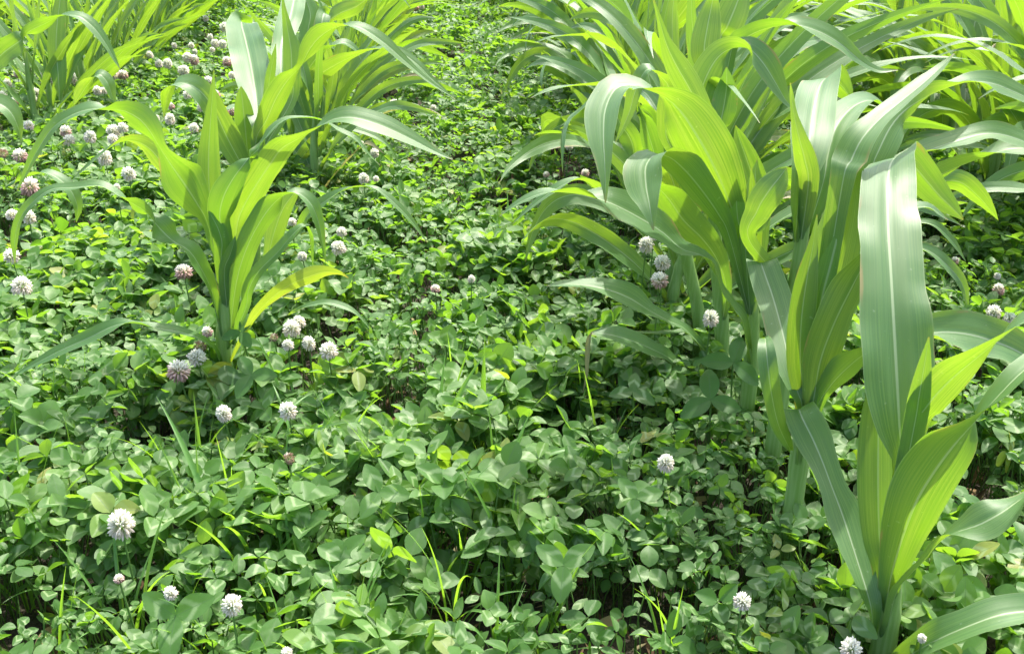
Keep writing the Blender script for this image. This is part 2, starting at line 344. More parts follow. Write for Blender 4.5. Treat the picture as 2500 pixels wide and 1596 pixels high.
traced_plant((1, 664, 1522, .08), A, (1, 745, 850, 0, .0125), "nearest maize plant at the lower right, one broad upright leaf folded over at its top", 1)

B = [
 dict(c=3, p=[(1400,1215,-.01,.9,0),(1365,1080,0,1.3,0),(1325,930,.02,1.8,0),(1275,720,.06,2.05,0),(1225,540,.095,2.1,0),(1180,410,.12,2.0,0),(1155,335,.14,1.8,0),(1175,380,.18,1.3,0),(1220,520,.19,.6,0),(1245,620,.19,.05,0)],
   S=[(-.95,-.2,.2),(-.96,-.25,.1),(-.96,-.25,0),(-.96,-.26,0),(-.96,-.26,0),(-.97,-.2,0),(-1,0,0),(-1,0,-.1),(-1,-.1,-.1),(-1,-.1,-.1)]),
 dict(c=2, p=[(265,1330,.0,1.3,178),(300,1000,.0,2.2,176),(360,760,.005,2.6,172),(420,520,.01,2.3,168),(470,300,.02,1.5,165),(510,130,.03,.7,165),(548,10,.035,.05,165)], ruf=.05),
 dict(c=2, p=[(255,1560,-.015,1.3,-170),(295,1330,-.025,1.9,-170),(370,1120,-.035,2.1,-160),(460,930,-.04,1.9,-150),(560,740,-.04,1.6,-120),(680,560,-.03,1.3,-80),(800,450,.0,1.2,-60),(930,420,.02,.8,-60),(1050,500,.03,.05,-60)], ruf=.2),
 dict(c=2, p=[(205,1600,.0,1.2,8),(180,1350,.0,1.6,8),(185,1100,.0,1.5,5),(215,860,.0,1.2,0),(255,640,.005,.5,0),(277,470,.01,.04,0)], ruf=.06),
 dict(c=2, p=[(270,1620,-.01,.9,-150),(350,1480,-.025,1.4,-150),(450,1370,-.04,1.7,-140),(570,1275,-.05,1.4,-110),(700,1240,-.05,1.1,-70),(830,1310,-.05,.7,-50),(900,1420,-.05,.05,-50)], ruf=.15),
 dict(c=3, p=[(1330,1450,-.02,.6,10),(1260,1300,-.05,.9,15),(1215,1100,-.06,1.0,10),(1190,900,-.05,1.0,0),(1180,800,-.03,.7,0),(1178,790,0,.3,0),(1185,860,.02,.1,0)], root=False),
 dict(c=8, p=[(560,1700,.01,1.3,-20),(640,1450,.02,1.9,-25),(740,1240,.03,1.8,-30),(900,1060,.05,1.4,-40),(1080,910,.07,1.2,-45),(1280,750,.09,1.0,-45),(1450,600,.11,.6,-45),(1575,480,.12,.04,-45)], ruf=.05),
]
traced_plant((3, 1350, 1740, .12), B, (3, 1440, 1000, 0, .011), "maize plant behind the nearest one, a bluish strap leaf bent down on its left", 2)

B2 = [
 dict(c=8, p=[(200,1650,.0,1.3,5),(250,1450,.01,2.0,2),(290,1200,.04,2.6,0),(320,980,.09,2.6,0),(355,810,.14,2.5,0),(400,705,.18,2.4,0),(460,685,.22,2.1,0),(545,750,.25,1.8,0),(620,840,.26,1.0,0),(665,930,.26,.05,0)],
   S=[(-1,.1,0)]*4+[(-1,-.1,0),(-.94,-.3,0),(-.85,-.45,-.1),(-.75,-.6,-.2),(-.7,-.65,-.2),(-.7,-.65,-.2)], cup=[1.5,.7,.4,.3], ruf=.06),
 dict(c=8, p=[(270,1640,-.01,1.2,172),(240,1430,-.01,1.3,172),(185,1220,-.01,.85,170),(140,1020,-.005,.4,170),(120,860,0,.25,170),(108,740,0,.03,170)], ruf=.03),
 dict(c=8, p=[(400,1640,.03,1.4,5),(440,1400,.05,2.2,0),(490,1180,.08,2.3,-15),(570,1040,.11,2.2,-30),(690,930,.15,2.0,-50),(830,890,.2,1.6,-70),(950,960,.24,1.0,-80),(1030,1060,.26,.05,-80)], ruf=.08),
 dict(c=8, p=[(760,1620,.02,1.3,-175),(870,1400,.03,2.1,-172),(990,1150,.05,2.3,-165),(1120,990,.07,2.1,-150),(1300,870,.10,1.8,-125),(1500,780,.13,1.6,-90),(1700,725,.16,1.6,-65),(1900,735,.18,1.7,-50),(2080,800,.19,1.6,-45),(2280,900,.19,1.2,-45),(2480,1040,.19,.6,-45),(2600,1150,.19,.05,-45)], ruf=.12),
 dict(c=4, p=[(1150,1500,-.02,.9,170),(1200,1320,-.03,1.6,172),(1270,1200,-.035,1.8,170),(1340,1110,-.035,1.2,168),(1385,1050,-.035,.05,165)], ruf=.06),
 dict(c=2, p=[(780,420,.08,1.0,-120),(900,290,.10,1.7,-125),(1060,200,.12,2.0,-120),(1240,130,.13,1.8,-85),(1420,75,.13,1.9,-55),(1600,90,.13,1.6,-45),(1800,220,.13,.9,-45),(1900,330,.13,.05,-45)], ruf=.1),
 dict(c=2, p=[(960,330,.3,.9,-165),(1020,270,.3,1.5,-165),(1130,280,.3,1.7,-160),(1230,360,.3,1.4,-155),(1300,440,.3,.7,-150),(1345,500,.3,.04,-150)], root=False, ruf=.1),
 dict(c=2, p=[(790,690,.3,.7,-60),(880,665,.3,1.1,-50),(970,700,.3,1.2,-45),(1070,790,.3,1.1,-40),(1140,890,.3,.8,-35),(1170,1030,.3,.04,-35)], root=False, ruf=.06),
 dict(c=2, p=[(800,540,.42,.6,-60),(880,515,.42,.9,-60),(980,535,.42,.9,-50),(1080,630,.42,.7,-45),(1155,745,.42,.04,-45)], root=False, ruf=.06),
 dict(c=8, p=[(880,1560,.05,1.0,-60),(1080,1450,.06,1.4,-70),(1300,1350,.08,1.6,-60),(1600,1250,.1,1.8,-50),(1880,1185,.11,1.7,-45),(2150,1240,.11,1.4,-45),(2400,1380,.1,.8,-45),(2550,1500,.1,.05,-45)], root=False),
]
traced_plant((3, 1240, 1330, .12), B2, (8, 300, 1500, 0, .011), "maize plant second behind the nearest, a tall pale folded leaf beside a thin yellow-green spike", 3)

C = [
 dict(c=4, p=[(1085,1480,-.005,1.2,175),(1050,1330,-.015,2.0,175),(985,1160,-.03,3.0,175),(900,980,-.045,3.5,174),(815,830,-.05,3.4,170),(730,700,-.05,2.8,158),(640,610,-.045,1.9,120),(530,560,-.04,1.6,88),(410,525,-.035,1.8,66),(310,550,-.05,2.3,45),(245,680,-.09,2.4,35),(235,850,-.13,1.8,30),(245,1020,-.16,1.0,25),(252,1200,-.18,.3,20),(252,1270,-.185,.04,20)], cup=[1.5,.8,.4,.3], ruf=.10),
 dict(c=4, p=[(1030,1490,-.02,1.0,170),(960,1340,-.035,1.5,168),(850,1180,-.055,2.0,165),(740,1050,-.07,2.2,155),(650,975,-.08,2.0,130),(560,960,-.085,2.1,75),(500,1030,-.11,2.5,35),(500,1150,-.14,2.3,20),(525,1280,-.17,1.2,15),(552,1440,-.19,.05,15)], ruf=.14),
 dict(c=4, p=[(1190,1420,-.01,.9,172),(1180,1280,-.012,.8,172),(1170,1150,-.012,.4,172),(1163,1050,-.012,.03,172)], ruf=.02),
 dict(c=4, p=[(1130,1520,-.02,1.0,170),(1190,1360,-.02,1.8,172),(1190,1200,.0,1.4,175),(1190,1080,.01,.6,175),(1200,1000,.015,.05,175)], ruf=.05),
 dict(c=4, p=[(1235,1330,.05,1.1,5),(1195,1170,.06,1.7,8),(1140,1010,.065,1.6,8),(1090,870,.07,.9,8),(1064,785,.07,.04,8)], ruf=.04),
 dict(c=4, p=[(960,900,.06,1.0,172),(850,690,.05,1.5,172),(770,540,.05,1.7,172),(690,400,.05,1.5,172),(630,270,.05,.8,172),(590,130,.05,.35,172),(550,-10,.05,.1,172)], ruf=.05),
 dict(c=3, p=[(1050,690,-.02,.9,60),(985,600,-.03,1.2,62),(925,500,-.045,1.2,75),(870,345,-.055,1.0,80),(800,290,-.06,1.5,62),(690,255,-.065,1.6,55),(580,160,-.07,2.0,45),(440,70,-.075,2.6,38),(260,-20,-.08,2.2,50),(80,-70,-.08,1.6,100),(-120,-75,-.08,1.1,70),(-280,-10,-.08,.6,60),(-390,70,-.08,.05,60)], ruf=.14),
 dict(c=4, p=[(1110,1500,-.01,1.0,-172),(1080,1380,-.02,1.2,-172),(1070,1230,-.02,1.0,-172),(1085,1090,-.02,.5,-170),(1100,1000,-.02,.05,-170)], ruf=.03),
 dict(c=4, p=[(960,820,.11,1.2,176),(985,700,.115,1.8,176),(1005,580,.12,1.6,176),(1010,490,.12,.8,176),(1008,420,.12,.05,176)], ruf=.05, root=False),
]
traced_plant((3, 1085, 1080, .12), C, (3, 1120, 560, 0, .011), "maize plant with a very broad yellow-green leaf arching left into a drooping grey tip", 4)

D = [
 dict(c=4, p=[(860,760,.05,1.2,-175),(845,600,.05,2.0,-172),(890,460,.055,2.3,-168),(960,350,.06,2.0,-155),(1050,295,.07,1.8,-110),(1150,300,.08,2.1,-55),(1240,390,.085,2.2,-40),(1320,520,.085,1.6,-35),(1390,640,.085,.7,-35),(1470,710,.085,.05,-35)], ruf=.12),
 dict(c=3, p=[(950,500,-.02,.9,172),(900,330,-.03,1.6,170),(810,200,-.045,2.2,168),(700,90,-.055,2.5,165),(610,-40,-.06,2.3,155),(540,-110,-.065,1.5,110),(470,-120,-.07,1.1,70),(400,-40,-.07,.8,45),(380,80,-.07,.05,40)], ruf=.1),
 dict(c=4, p=[(650,900,.03,1.0,175),(640,740,.03,1.7,175),(650,560,.03,1.4,175),(600,480,.03,1.1,120),(510,430,.03,1.5,62),(440,560,.03,1.3,35),(400,700,.03,.9,28),(350,820,.03,.4,25),(315,890,.03,.04,25)], ruf=.07),
 dict(c=3, p=[(720,740,-.03,.9,60),(620,685,-.04,1.2,55),(500,620,-.05,1.5,50),(380,545,-.055,2.1,42),(250,495,-.06,2.0,48),(100,470,-.06,1.4,60),(-30,468,-.06,.8,60),(-110,480,-.06,.05,60)], ruf=.1),
 dict(c=3, p=[(740,770,-.02,.8,75),(640,752,-.04,1.0,75),(530,758,-.05,.9,75),(420,752,-.055,.5,75),(370,745,-.055,.05,75)], root=True),
 dict(c=4, p=[(900,500,.12,1.2,8),(870,330,.13,2.1,8),(890,170,.14,2.0,6),(915,40,.15,1.2,5),(930,-60,.15,.3,5)], ruf=.06),
 dict(c=4, p=[(960,300,.16,1.2,-172),(1010,170,.17,2.4,-170),(1060,50,.18,2.4,-168),(1110,-80,.19,1.4,-160),(1150,-170,.2,.1,-160)], ruf=.08),
 dict(c=4, p=[(1040,310,.1,1.0,-165),(1100,250,.1,1.6,-150),(1240,180,.11,1.7,-125),(1420,150,.12,1.7,-75),(1580,190,.13,1.9,-50),(1720,270,.13,1.6,-45),(1850,380,.14,.9,-45),(1960,440,.15,.6,-45),(2080,440,.15,.05,-45)], ruf=.08),
]
traced_plant((3, 925, 830, .12), D, (4, 900, 900, 0, .011), "maize plant whose broad leaf bends over to the right with a white shining crest", 5)

D2 = [
 dict(c=3, p=[(780,940,-.02,.8,60),(700,950,-.08,1.0,55),(580,880,-.13,1.3,48),(440,815,-.16,1.7,42),(300,770,-.18,1.5,45),(210,755,-.18,.9,50),(150,760,-.18,.3,50)], ruf=.1),
 dict(c=3, p=[(158,752,-.18,.3,30),(138,800,-.185,.38,10),(130,900,-.19,.34,0),(125,1000,-.195,.2,0),(105,1110,-.20,.05,0)], m='d', root=False, ruf=.3),
 dict(c=4, p=[(560,1320,-.02,.9,60),(440,1310,-.03,1.5,50),(330,1260,-.04,1.6,75),(200,1170,-.05,1.5,115),(80,1120,-.055,1.2,80),(-60,1180,-.06,1.0,60),(-200,1280,-.06,.7,55),(-330,1400,-.06,.05,55)], ruf=.12),
 dict(c=4, p=[(600,1100,.0,1.0,172),(540,900,.0,1.6,165),(500,760,.0,1.4,130),(460,680,.0,1.2,60),(530,720,.02,1.0,-20),(580,820,.03,.6,-30),(610,950,.03,.05,-30)], ruf=.08),
 dict(c=4, p=[(470,1150,.02,1.0,175),(420,900,.02,1.6,10),(340,760,.02,1.4,30),(260,560,.02,1.2,75),(170,620,.02,.8,70),(60,720,.02,.5,70),(-30,790,.02,.05,70)], ruf=.1),
 dict(c=4, p=[(700,1250,-.02,1.0,172),(680,1150,-.03,2.0,172),(650,1080,-.04,2.2,165),(590,1020,-.045,1.6,130),(480,1000,-.05,1.2,70),(400,1070,-.05,1.0,40),(420,1220,-.05,.05,30)], ruf=.1),
]
traced_plant((3, 790, 705, .12), D2, (4, 640, 1000, 0, .010), "maize plant left in the right row, its low leaf ending in a brown withered tip", 6)

E_ = [
 dict(c=5, p=[(1225,960,-.005,.9,176),(1170,850,-.015,2.2,175),(1085,715,-.03,3.3,172),(1010,600,-.04,2.7,135),(945,500,-.045,1.8,110),(885,405,-.05,2.0,140),(820,335,-.052,2.1,158),(720,285,-.055,1.6,138),(630,285,-.055,1.2,95),(545,275,-.055,1.7,62),(430,310,-.055,1.3,58),(310,390,-.055,1.2,50),(215,530,-.055,.95,45),(150,660,-.055,.5,40),(100,765,-.055,.04,40)], cup=[1.4,.7,.35,.3], ruf=.10),
 dict(c=5, p=[(1060,720,.06,1.3,165),(960,600,.06,1.9,160),(880,510,.06,1.7,152),(790,468,.06,1.3,130),(700,478,.06,.8,92),(610,535,.06,.6,70),(510,620,.06,.45,60),(420,705,.06,.03,60)], ruf=.1, root=False),
 dict(c=5, p=[(1255,1370,-.01,1.0,40),(1195,1230,-.03,1.6,45),(1120,1115,-.045,2.0,45),(1030,1060,-.05,1.6,60),(950,990,-.055,2.1,15),(880,900,-.06,1.6,112),(800,845,-.06,1.4,135),(720,800,-.06,1.3,75),(600,733,-.06,1.3,62),(430,742,-.06,1.0,62),(300,752,-.06,1.0,58),(190,830,-.06,.95,45),(115,930,-.06,.8,40),(85,1060,-.06,.6,35),(88,1190,-.06,.05,35)], ruf=.16),
 dict(c=5, p=[(1250,880,.02,1.4,4),(1232,700,.025,1.9,4),(1232,520,.03,1.6,4),(1243,340,.03,1.0,2),(1255,180,.03,.45,0),(1262,50,.03,.03,0)], ruf=.04),
 dict(c=7, p=[(500,520,-.012,1.0,178),(450,390,-.025,1.9,176),(470,250,-.035,2.3,172),(540,110,-.04,1.9,168),(630,-10,-.04,1.0,150),(720,-110,-.035,.9,-70),(800,-230,-.03,.9,-60),(900,-310,-.02,.8,-70),(1020,-325,-.01,.7,-80),(1150,-310,0,.7,-90),(1280,-240,.01,.6,-60),(1400,-180,.01,.5,-50),(1500,-60,.01,.2,-50),(1570,10,.01,.03,-50)], ruf=.05),
 dict(c=7, p=[(560,520,-.005,1.0,-176),(580,380,-.01,1.9,-172),(640,250,-.02,2.3,-168),(720,120,-.03,2.2,-165),(800,0,-.04,2.2,-162),(880,-110,-.045,2.0,-150),(1000,-180,-.05,1.5,-115),(1110,-240,-.05,1.1,-95),(1230,-310,-.05,1.4,-55),(1370,-330,-.05,2.0,-48),(1560,-280,-.05,2.1,-45),(1760,-190,-.05,1.5,-42),(1950,-90,-.05,.7,-42),(2080,-30,-.05,.04,-42)], ruf=.12),
 dict(c=7, p=[(625,1020,-.02,.9,-30),(650,880,-.03,1.1,-30),(720,750,-.04,1.2,-35),(850,620,-.045,1.1,-40),(960,490,-.045,1.0,-50),(1040,430,-.04,.9,-80),(1085,500,-.03,.6,-120),(1095,620,-.03,.35,-130),(1100,740,-.03,.03,-130)], ruf=.05),
 dict(c=7, p=[(640,1150,-.02,.5,-150),(720,1030,-.04,.9,-150),(830,920,-.05,1.15,-150),(950,840,-.055,1.3,-152),(1080,785,-.06,1.45,-150),(1190,755,-.06,1.1,-140),(1290,765,-.06,.5,-130),(1350,800,-.06,.04,-130)], m='y', ruf=.16),
 dict(c=7, p=[(545,960,-.01,1.1,-176),(580,760,-.015,1.8,-172),(640,580,-.02,1.8,-168),(720,420,-.02,1.9,-162),(810,290,-.015,2.0,-150),(900,215,-.01,1.2,-100),(1000,205,0,1.3,-55),(1090,280,0,1.3,-40),(1140,400,0,1.0,-35),(1165,520,0,.6,-30),(1190,690,0,.04,-30)], ruf=.12),
 dict(c=7, p=[(430,1330,-.02,.6,58),(330,1230,-.06,.9,58),(180,1175,-.08,1.1,58),(20,1150,-.09,1.2,60),(-150,1110,-.10,1.0,85),(-290,1130,-.10,1.3,45),(-480,1220,-.10,1.3,38),(-680,1310,-.10,1.1,38),(-850,1400,-.10,.6,40),(-1010,1490,-.10,.04,40)], ruf=.08),
 dict(c=7, p=[(460,700,-.015,1.1,178),(465,560,-.02,1.3,178),(440,460,-.025,1.2,176),(400,380,-.028,.7,176),(370,330,-.03,.05,176)], ruf=.04),
 dict(c=7, p=[(480,760,-.02,.9,-176),(520,640,-.025,.9,-176),(545,560,-.028,.5,-176),(557,505,-.028,.04,-176)], ruf=.03),
 dict(c=5, p=[(30,740,.1,.3,70),(100,695,.1,.8,75),(180,672,.1,1.0,-100),(270,655,.1,1.2,-65),(360,700,.1,1.4,-45),(425,770,.1,1.3,-35),(458,860,.1,.8,-30),(450,950,.1,.04,-25)], root=False, ruf=.1),
 dict(c=7, p=[(930,1060,-.05,.3,-60),(1050,1000,-.055,.7,-60),(1180,972,-.06,.7,-55),(1310,995,-.06,.7,-45),(1410,1050,-.06,.4,-45),(1510,1165,-.06,.03,-45)], root=False),
]
traced_plant((7, 480, 1335, .12), E_, (7, 505, 700, 0, .0115), "front maize plant of the left row, with a yellowing low leaf on its right", 7, .9)

F_ = [
 dict(c=6, p=[(715,1000,.0,1.2,2),(705,860,.03,2.3,2),(685,680,.08,3.2,2),(650,470,.16,3.7,2),(610,290,.26,3.7,0),(585,190,.34,3.2,4),(590,160,.42,2.2,8),(600,250,.46,.8,8),(605,330,.46,.05,8)], cup=[1.5,.6,.4,.3], ruf=.12),
 dict(c=6, p=[(690,1060,-.01,1.1,-174),(770,900,-.02,2.0,-170),(840,740,-.03,2.2,-165),(920,610,-.035,1.8,-150),(1020,500,-.04,1.1,-120),(1090,370,-.04,1.8,-150),(1180,265,-.04,2.0,-145),(1310,195,-.04,1.4,-110),(1470,205,-.04,1.5,-55),(1640,310,-.04,1.5,-45),(1800,450,-.04,.9,-42),(1990,610,-.04,.5,-42),(2190,745,-.04,.03,-42)], ruf=.12),
 dict(c=6, p=[(640,1330,.01,1.1,8),(560,1190,.0,2.1,8),(470,1020,-.01,2.5,8),(390,850,-.02,2.1,10),(310,720,-.03,2.2,18),(210,640,-.035,2.2,30),(90,620,-.035,1.8,75),(35,690,-.02,1.5,135),(15,790,-.01,.8,150),(0,880,-.01,.04,155)], ruf=.06),
 dict(c=6, p=[(955,760,.07,1.0,174),(960,560,.08,1.7,174),(955,380,.09,1.6,174),(925,200,.1,.9,174),(900,60,.1,.4,174),(888,-60,.1,.03,174)], ruf=.05),
 dict(c=6, p=[(880,700,.08,1.1,4),(880,500,.12,1.9,4),(890,300,.19,2.1,4),(950,120,.28,2.5,0),(980,-20,.37,2.4,0),(1000,-130,.46,1.4,-10)], ruf=.1),
 dict(c=6, p=[(780,700,.02,.9,172),(800,560,.02,.9,172),(825,430,.02,.5,172),(840,330,.02,.03,172)], ruf=.03),
 dict(c=6, p=[(640,1250,.02,1.1,176),(620,1050,.02,1.9,178),(600,850,.02,1.8,178),(585,720,.02,1.0,178),(580,650,.02,.1,178)], ruf=.04),
 dict(c=7, p=[(960,520,-.05,.8,-50),(1060,360,-.08,1.3,-50),(1170,270,-.09,1.4,-48),(1300,190,-.1,1.0,-70),(1430,158,-.1,.7,-100),(1550,175,-.1,.7,-60),(1680,280,-.1,.9,-42),(1800,410,-.1,.6,-40),(1900,550,-.1,.04,-40)], ruf=.1),
 dict(c=7, p=[(790,640,-.02,1.1,176),(830,480,-.02,1.9,178),(890,320,-.02,1.7,178),(960,220,-.02,1.0,178),(1010,150,-.02,.1,178)], ruf=.05),
]
traced_plant((7, 690, 700, .12), F_, (6, 730, 800, 0, .011), "maize plant behind the left front one, a broad pale leaf standing straight up", 8, .92)

G = [
 dict(c=6, p=[(1030,860,.0,1.0,-174),(1060,700,-.01,1.9,-172),(1130,590,-.02,2.3,-165),(1260,500,-.03,2.1,-150),(1420,420,-.035,1.5,-125),(1600,365,-.04,1.4,-80),(1770,395,-.04,1.5,-50),(1900,480,-.04,1.2,-42),(2020,600,-.04,.7,-42),(2200,760,-.04,.03,-42)], ruf=.1),
 dict(c=6, p=[(950,900,.0,1.0,-172),(970,780,-.01,1.4,-172),(1000,690,-.01,1.3,-172),(1060,560,-.01,1.5,-168),(1160,420,0,1.5,-150),(1260,350,.02,1.4,-90),(1360,320,.04,1.4,-55),(1450,380,.05,.7,-45),(1490,470,.05,.05,-40)], ruf=.14),
 dict(c=6, p=[(1100,560,.06,1.0,6),(1060,420,.08,1.6,176),(1080,240,.1,2.0,176),(1100,110,.12,1.8,176),(1060,-20,.14,1.4,176),(1030,-120,.16,.6,176)], ruf=.1),
 dict(c=6, p=[(990,1300,-.02,.8,-172),(1040,1180,-.03,1.6,-168),(1110,1090,-.04,1.6,-162),(1180,1020,-.04,1.2,-150),(1260,980,-.04,1.0,-70),(1400,965,-.04,1.0,-50),(1560,1010,-.04,1.0,-45),(1680,1090,-.04,.5,-45),(1760,1220,-.04,.25,-45),(1800,1300,-.04,.03,-45)], ruf=.1),
 dict(c=6, p=[(1230,160,.1,1.5,-170),(1320,100,.11,2.2,-165),(1440,50,.12,2.0,-160),(1540,-20,.13,1.2,-120),(1640,-60,.14,1.0,-70),(1780,-20,.14,.5,-50),(1850,60,.14,.05,-50)], root=False, ruf=.08),
 dict(c=6, p=[(1180,360,.06,1.1,4),(1170,260,.07,1.6,4),(1190,150,.09,1.7,2),(1210,90,.12,1.4,0),(1240,140,.15,.5,0),(1250,200,.15,.05,0)], ruf=.08),
]
traced_plant((6, 1010, 1230, .12), G, (6, 1010, 800, 0, .0105), "third plant of the left row, a long leaf arching right over the clover alley", 9)

H_ = [
 dict(c=5, p=[(-160,250,-.9,1.2,-50),(-60,235,-.9,1.8,-45),(10,255,-.9,2.0,-40),(65,300,-.9,1.8,-35),(105,380,-.9,1.0,-30),(126,475,-.9,.04,-30)], root=False, ruf=.08),
 dict(c=10, p=[(520,725,-.25,1.0,-150),(565,650,-.25,1.7,-150),(620,570,-.25,1.7,-130),(685,515,-.25,1.8,-60),(745,570,-.25,1.9,-35),(775,650,-.25,1.1,-30),(803,735,-.25,.04,-30)], root=False, ruf=.1),
 dict(c=10, p=[(415,700,.05,1.0,172),(405,520,.06,2.2,172),(390,330,.08,2.4,172),(400,150,.1,2.0,172),(420,-20,.12,1.2,172),(430,-200,.14,.1,172)], root=False, ruf=.06),
 dict(c=10, p=[(-160,620,.0,1.2,-30),(-80,480,-.02,2.4,-20),(20,370,-.03,3.2,-15),(130,290,-.04,2.6,-20),(200,220,-.04,1.8,-150),(310,165,-.04,1.8,-145),(420,110,-.04,1.6,-95),(540,110,-.04,2.0,-55),(650,190,-.04,1.9,-40),(740,310,-.04,1.2,-35),(800,420,-.04,.6,-35),(835,480,-.04,.04,-35)], ruf=.1),
]
traced_plant((10, -150, 850, .12), H_, (10, -150, 560, 0, .011), "maize plant cut by the left edge, its long leaf arching over the far blossoms", 10)

# ------------------------------------------------------------------ the rest of the rows
ORD = ["first", "second", "third", "fourth", "fifth", "sixth", "seventh", "eighth", "ninth", "tenth"]
def row(xf, y0, y1, step, kinds, where, near, seed, size=1.0):
    r = random.Random(seed); y = y0; i = 0
    while y < y1:
        k = r.choice(kinds); far = y > near
        if k not in PROTO:
            PROTO[k] = o = grown_plant(*k[:1], **dict(k[1]))
        else: o = copy_thing(PROTO[k])
        o.location = (xf(y) + r.gauss(0, .018), y, 0); o.rotation_euler = (0, 0, r.uniform(-.4, .4))
        s = r.uniform(.88, 1.1) * size; o.scale = (s, s, s)
        if far or i >= 10: tag(o, "maize plant in the crowded far stretch of the " + where, "maize plant", "maize plants in the far stretch of the " + where)
        else: tag(o, "maize plant in the %s, %s behind the front ones" % (where, ORD[i]), "maize plant", "maize plants of the " + where)
        y += step * r.uniform(.75, 1.25); i += 1
PROTO = {}
KR = [(s, (("n_leaf", 9), ("wide", .78), ("h", .30), ("lean", (.05, .02)), ("wind", .27), ("long", .92), ("flop", f))) for s, f in ((21, .9), (22, 1.1), (23, 1.0), (24, 1.15), (25, .85), (26, 1.08), (27, .95), (28, 1.1))]
KW = [(s, (("n_leaf", 9), ("h", .31), ("lean", (.0, .02)), ("wind", .02), ("wide", .76), ("long", .98), ("flop", 1.05))) for s in (51, 52, 53, 54, 55, 56)]
KL = [(s, (("n_leaf", 8), ("h", .29), ("lean", (.02, .0)), ("wind", .06), ("long", .72), ("wide", .7), ("flop", .9))) for s in (31, 32, 33, 34, 35)]
KT = [(s, (("n_leaf", 6), ("h", .30), ("lean", (.01, .0)), ("long", .74), ("fine", False), ("wide", .6), ("flop", .5))) for s in (41, 42, 43, 44, 45)]
row(lambda y: .305 - .030 * (y - 1.45), 1.56, 5.6, .088, KR, "right row", 2.5, 1)
row(lambda y: -.44 - .036 * (y - 1.34), 2.25, 5.6, .13, KL, "left row", 3.0, 2, .88)
row(lambda y: 1.12 - .04 * (y - 2.59), 1.66, 5.8, .08, KW, "second row on the right", 2.6, 3)
row(lambda y: 2.02 - .05 * (y - 2.59), 3.0, 5.8, .10, KW, "outermost row on the right", 3.0, 4)
row(lambda y: -1.33 - .04 * (y - 3.04), 2.75, 5.8, .075, KT, "second row on the left", 3.4, 5, .92)
row(lambda y: -2.1 - .04 * (y - 3.04), 3.9, 5.8, .1, KT, "outermost row on the left", 3.9, 6, .92)

# ------------------------------------------------------------------ the clover cover (nobody could count it)
def value_noise(x, y, s, seed):
    g = np.random.default_rng(seed).random((64, 64)); u, v = x / s, y / s
    i, j = np.floor(u).astype(int), np.floor(v).astype(int); fu, fv = u - i, v - j
    fu, fv = fu * fu * (3 - 2 * fu), fv * fv * (3 - 2 * fv); G = lambda a, b: g[a % 64, b % 64]
    return (G(i, j) * (1 - fu) + G(i + 1, j) * fu) * (1 - fv) + (G(i, j + 1) * (1 - fu) + G(i + 1, j + 1) * fu) * fv

def leaflets(C, axis, nrm, L, W, fold, curl, rid, nu, nv):
    """Batch of leaflets: C base points (n,3), axis / nrm (n,3) unit, sizes (n)."""
    n = len(C); ax = unit(axis); nr = unit(nrm - ax * (ax * nrm).sum(1, keepdims=True)); sd = np.cross(nr, ax)
    u = np.linspace(-1, 1, nu + 1); v = np.linspace(0, 1, nv + 1)
    prof = np.sin(np.pi * np.clip(v, 0, 1) ** .92) ** .68; prof[0] = .05; prof[-1] = .12
    U, Vv = np.meshgrid(u, v); Pf = prof[:, None] * np.ones_like(U)
    hx = U * Pf; fo = fold[:, None, None]; cu = curl[:, None, None]
    x = hx[None] * np.cos(fo) * W[:, None, None] * .5
    z = np.abs(hx)[None] * np.sin(fo) * W[:, None, None] * .5 + .012 * L[:, None, None] * np.sin(9 * Vv + 3 * np.sign(U))[None] * np.abs(U)[None]
    y = Vv[None] * L[:, None, None] * np.ones_like(x)
    z = z - cu * (Vv[None] ** 2) * L[:, None, None]
    y = y * (1 - .25 * np.abs(cu) * Vv[None])
    V = C[:, None, None] + x[..., None] * sd[:, None, None] + y[..., None] * ax[:, None, None] + z[..., None] * nr[:, None, None]
    k = nu + 1; i, j = np.meshgrid(np.arange(nv), np.arange(nu), indexing="ij"); a = (i * k + j).ravel()
    F = np.stack([a, a + 1, a + k + 1, a + k], 1); m = (nu + 1) * (nv + 1)
    F = (F[None] + (np.arange(n) * m)[:, None, None]).reshape(-1, 4)
    lc = np.stack([np.broadcast_to(U[None], x.shape), np.broadcast_to(Vv[None], x.shape), np.broadcast_to(rid[:, None, None], x.shape)], -1)
    return V.reshape(-1, 3), F, lc.reshape(-1, 3)

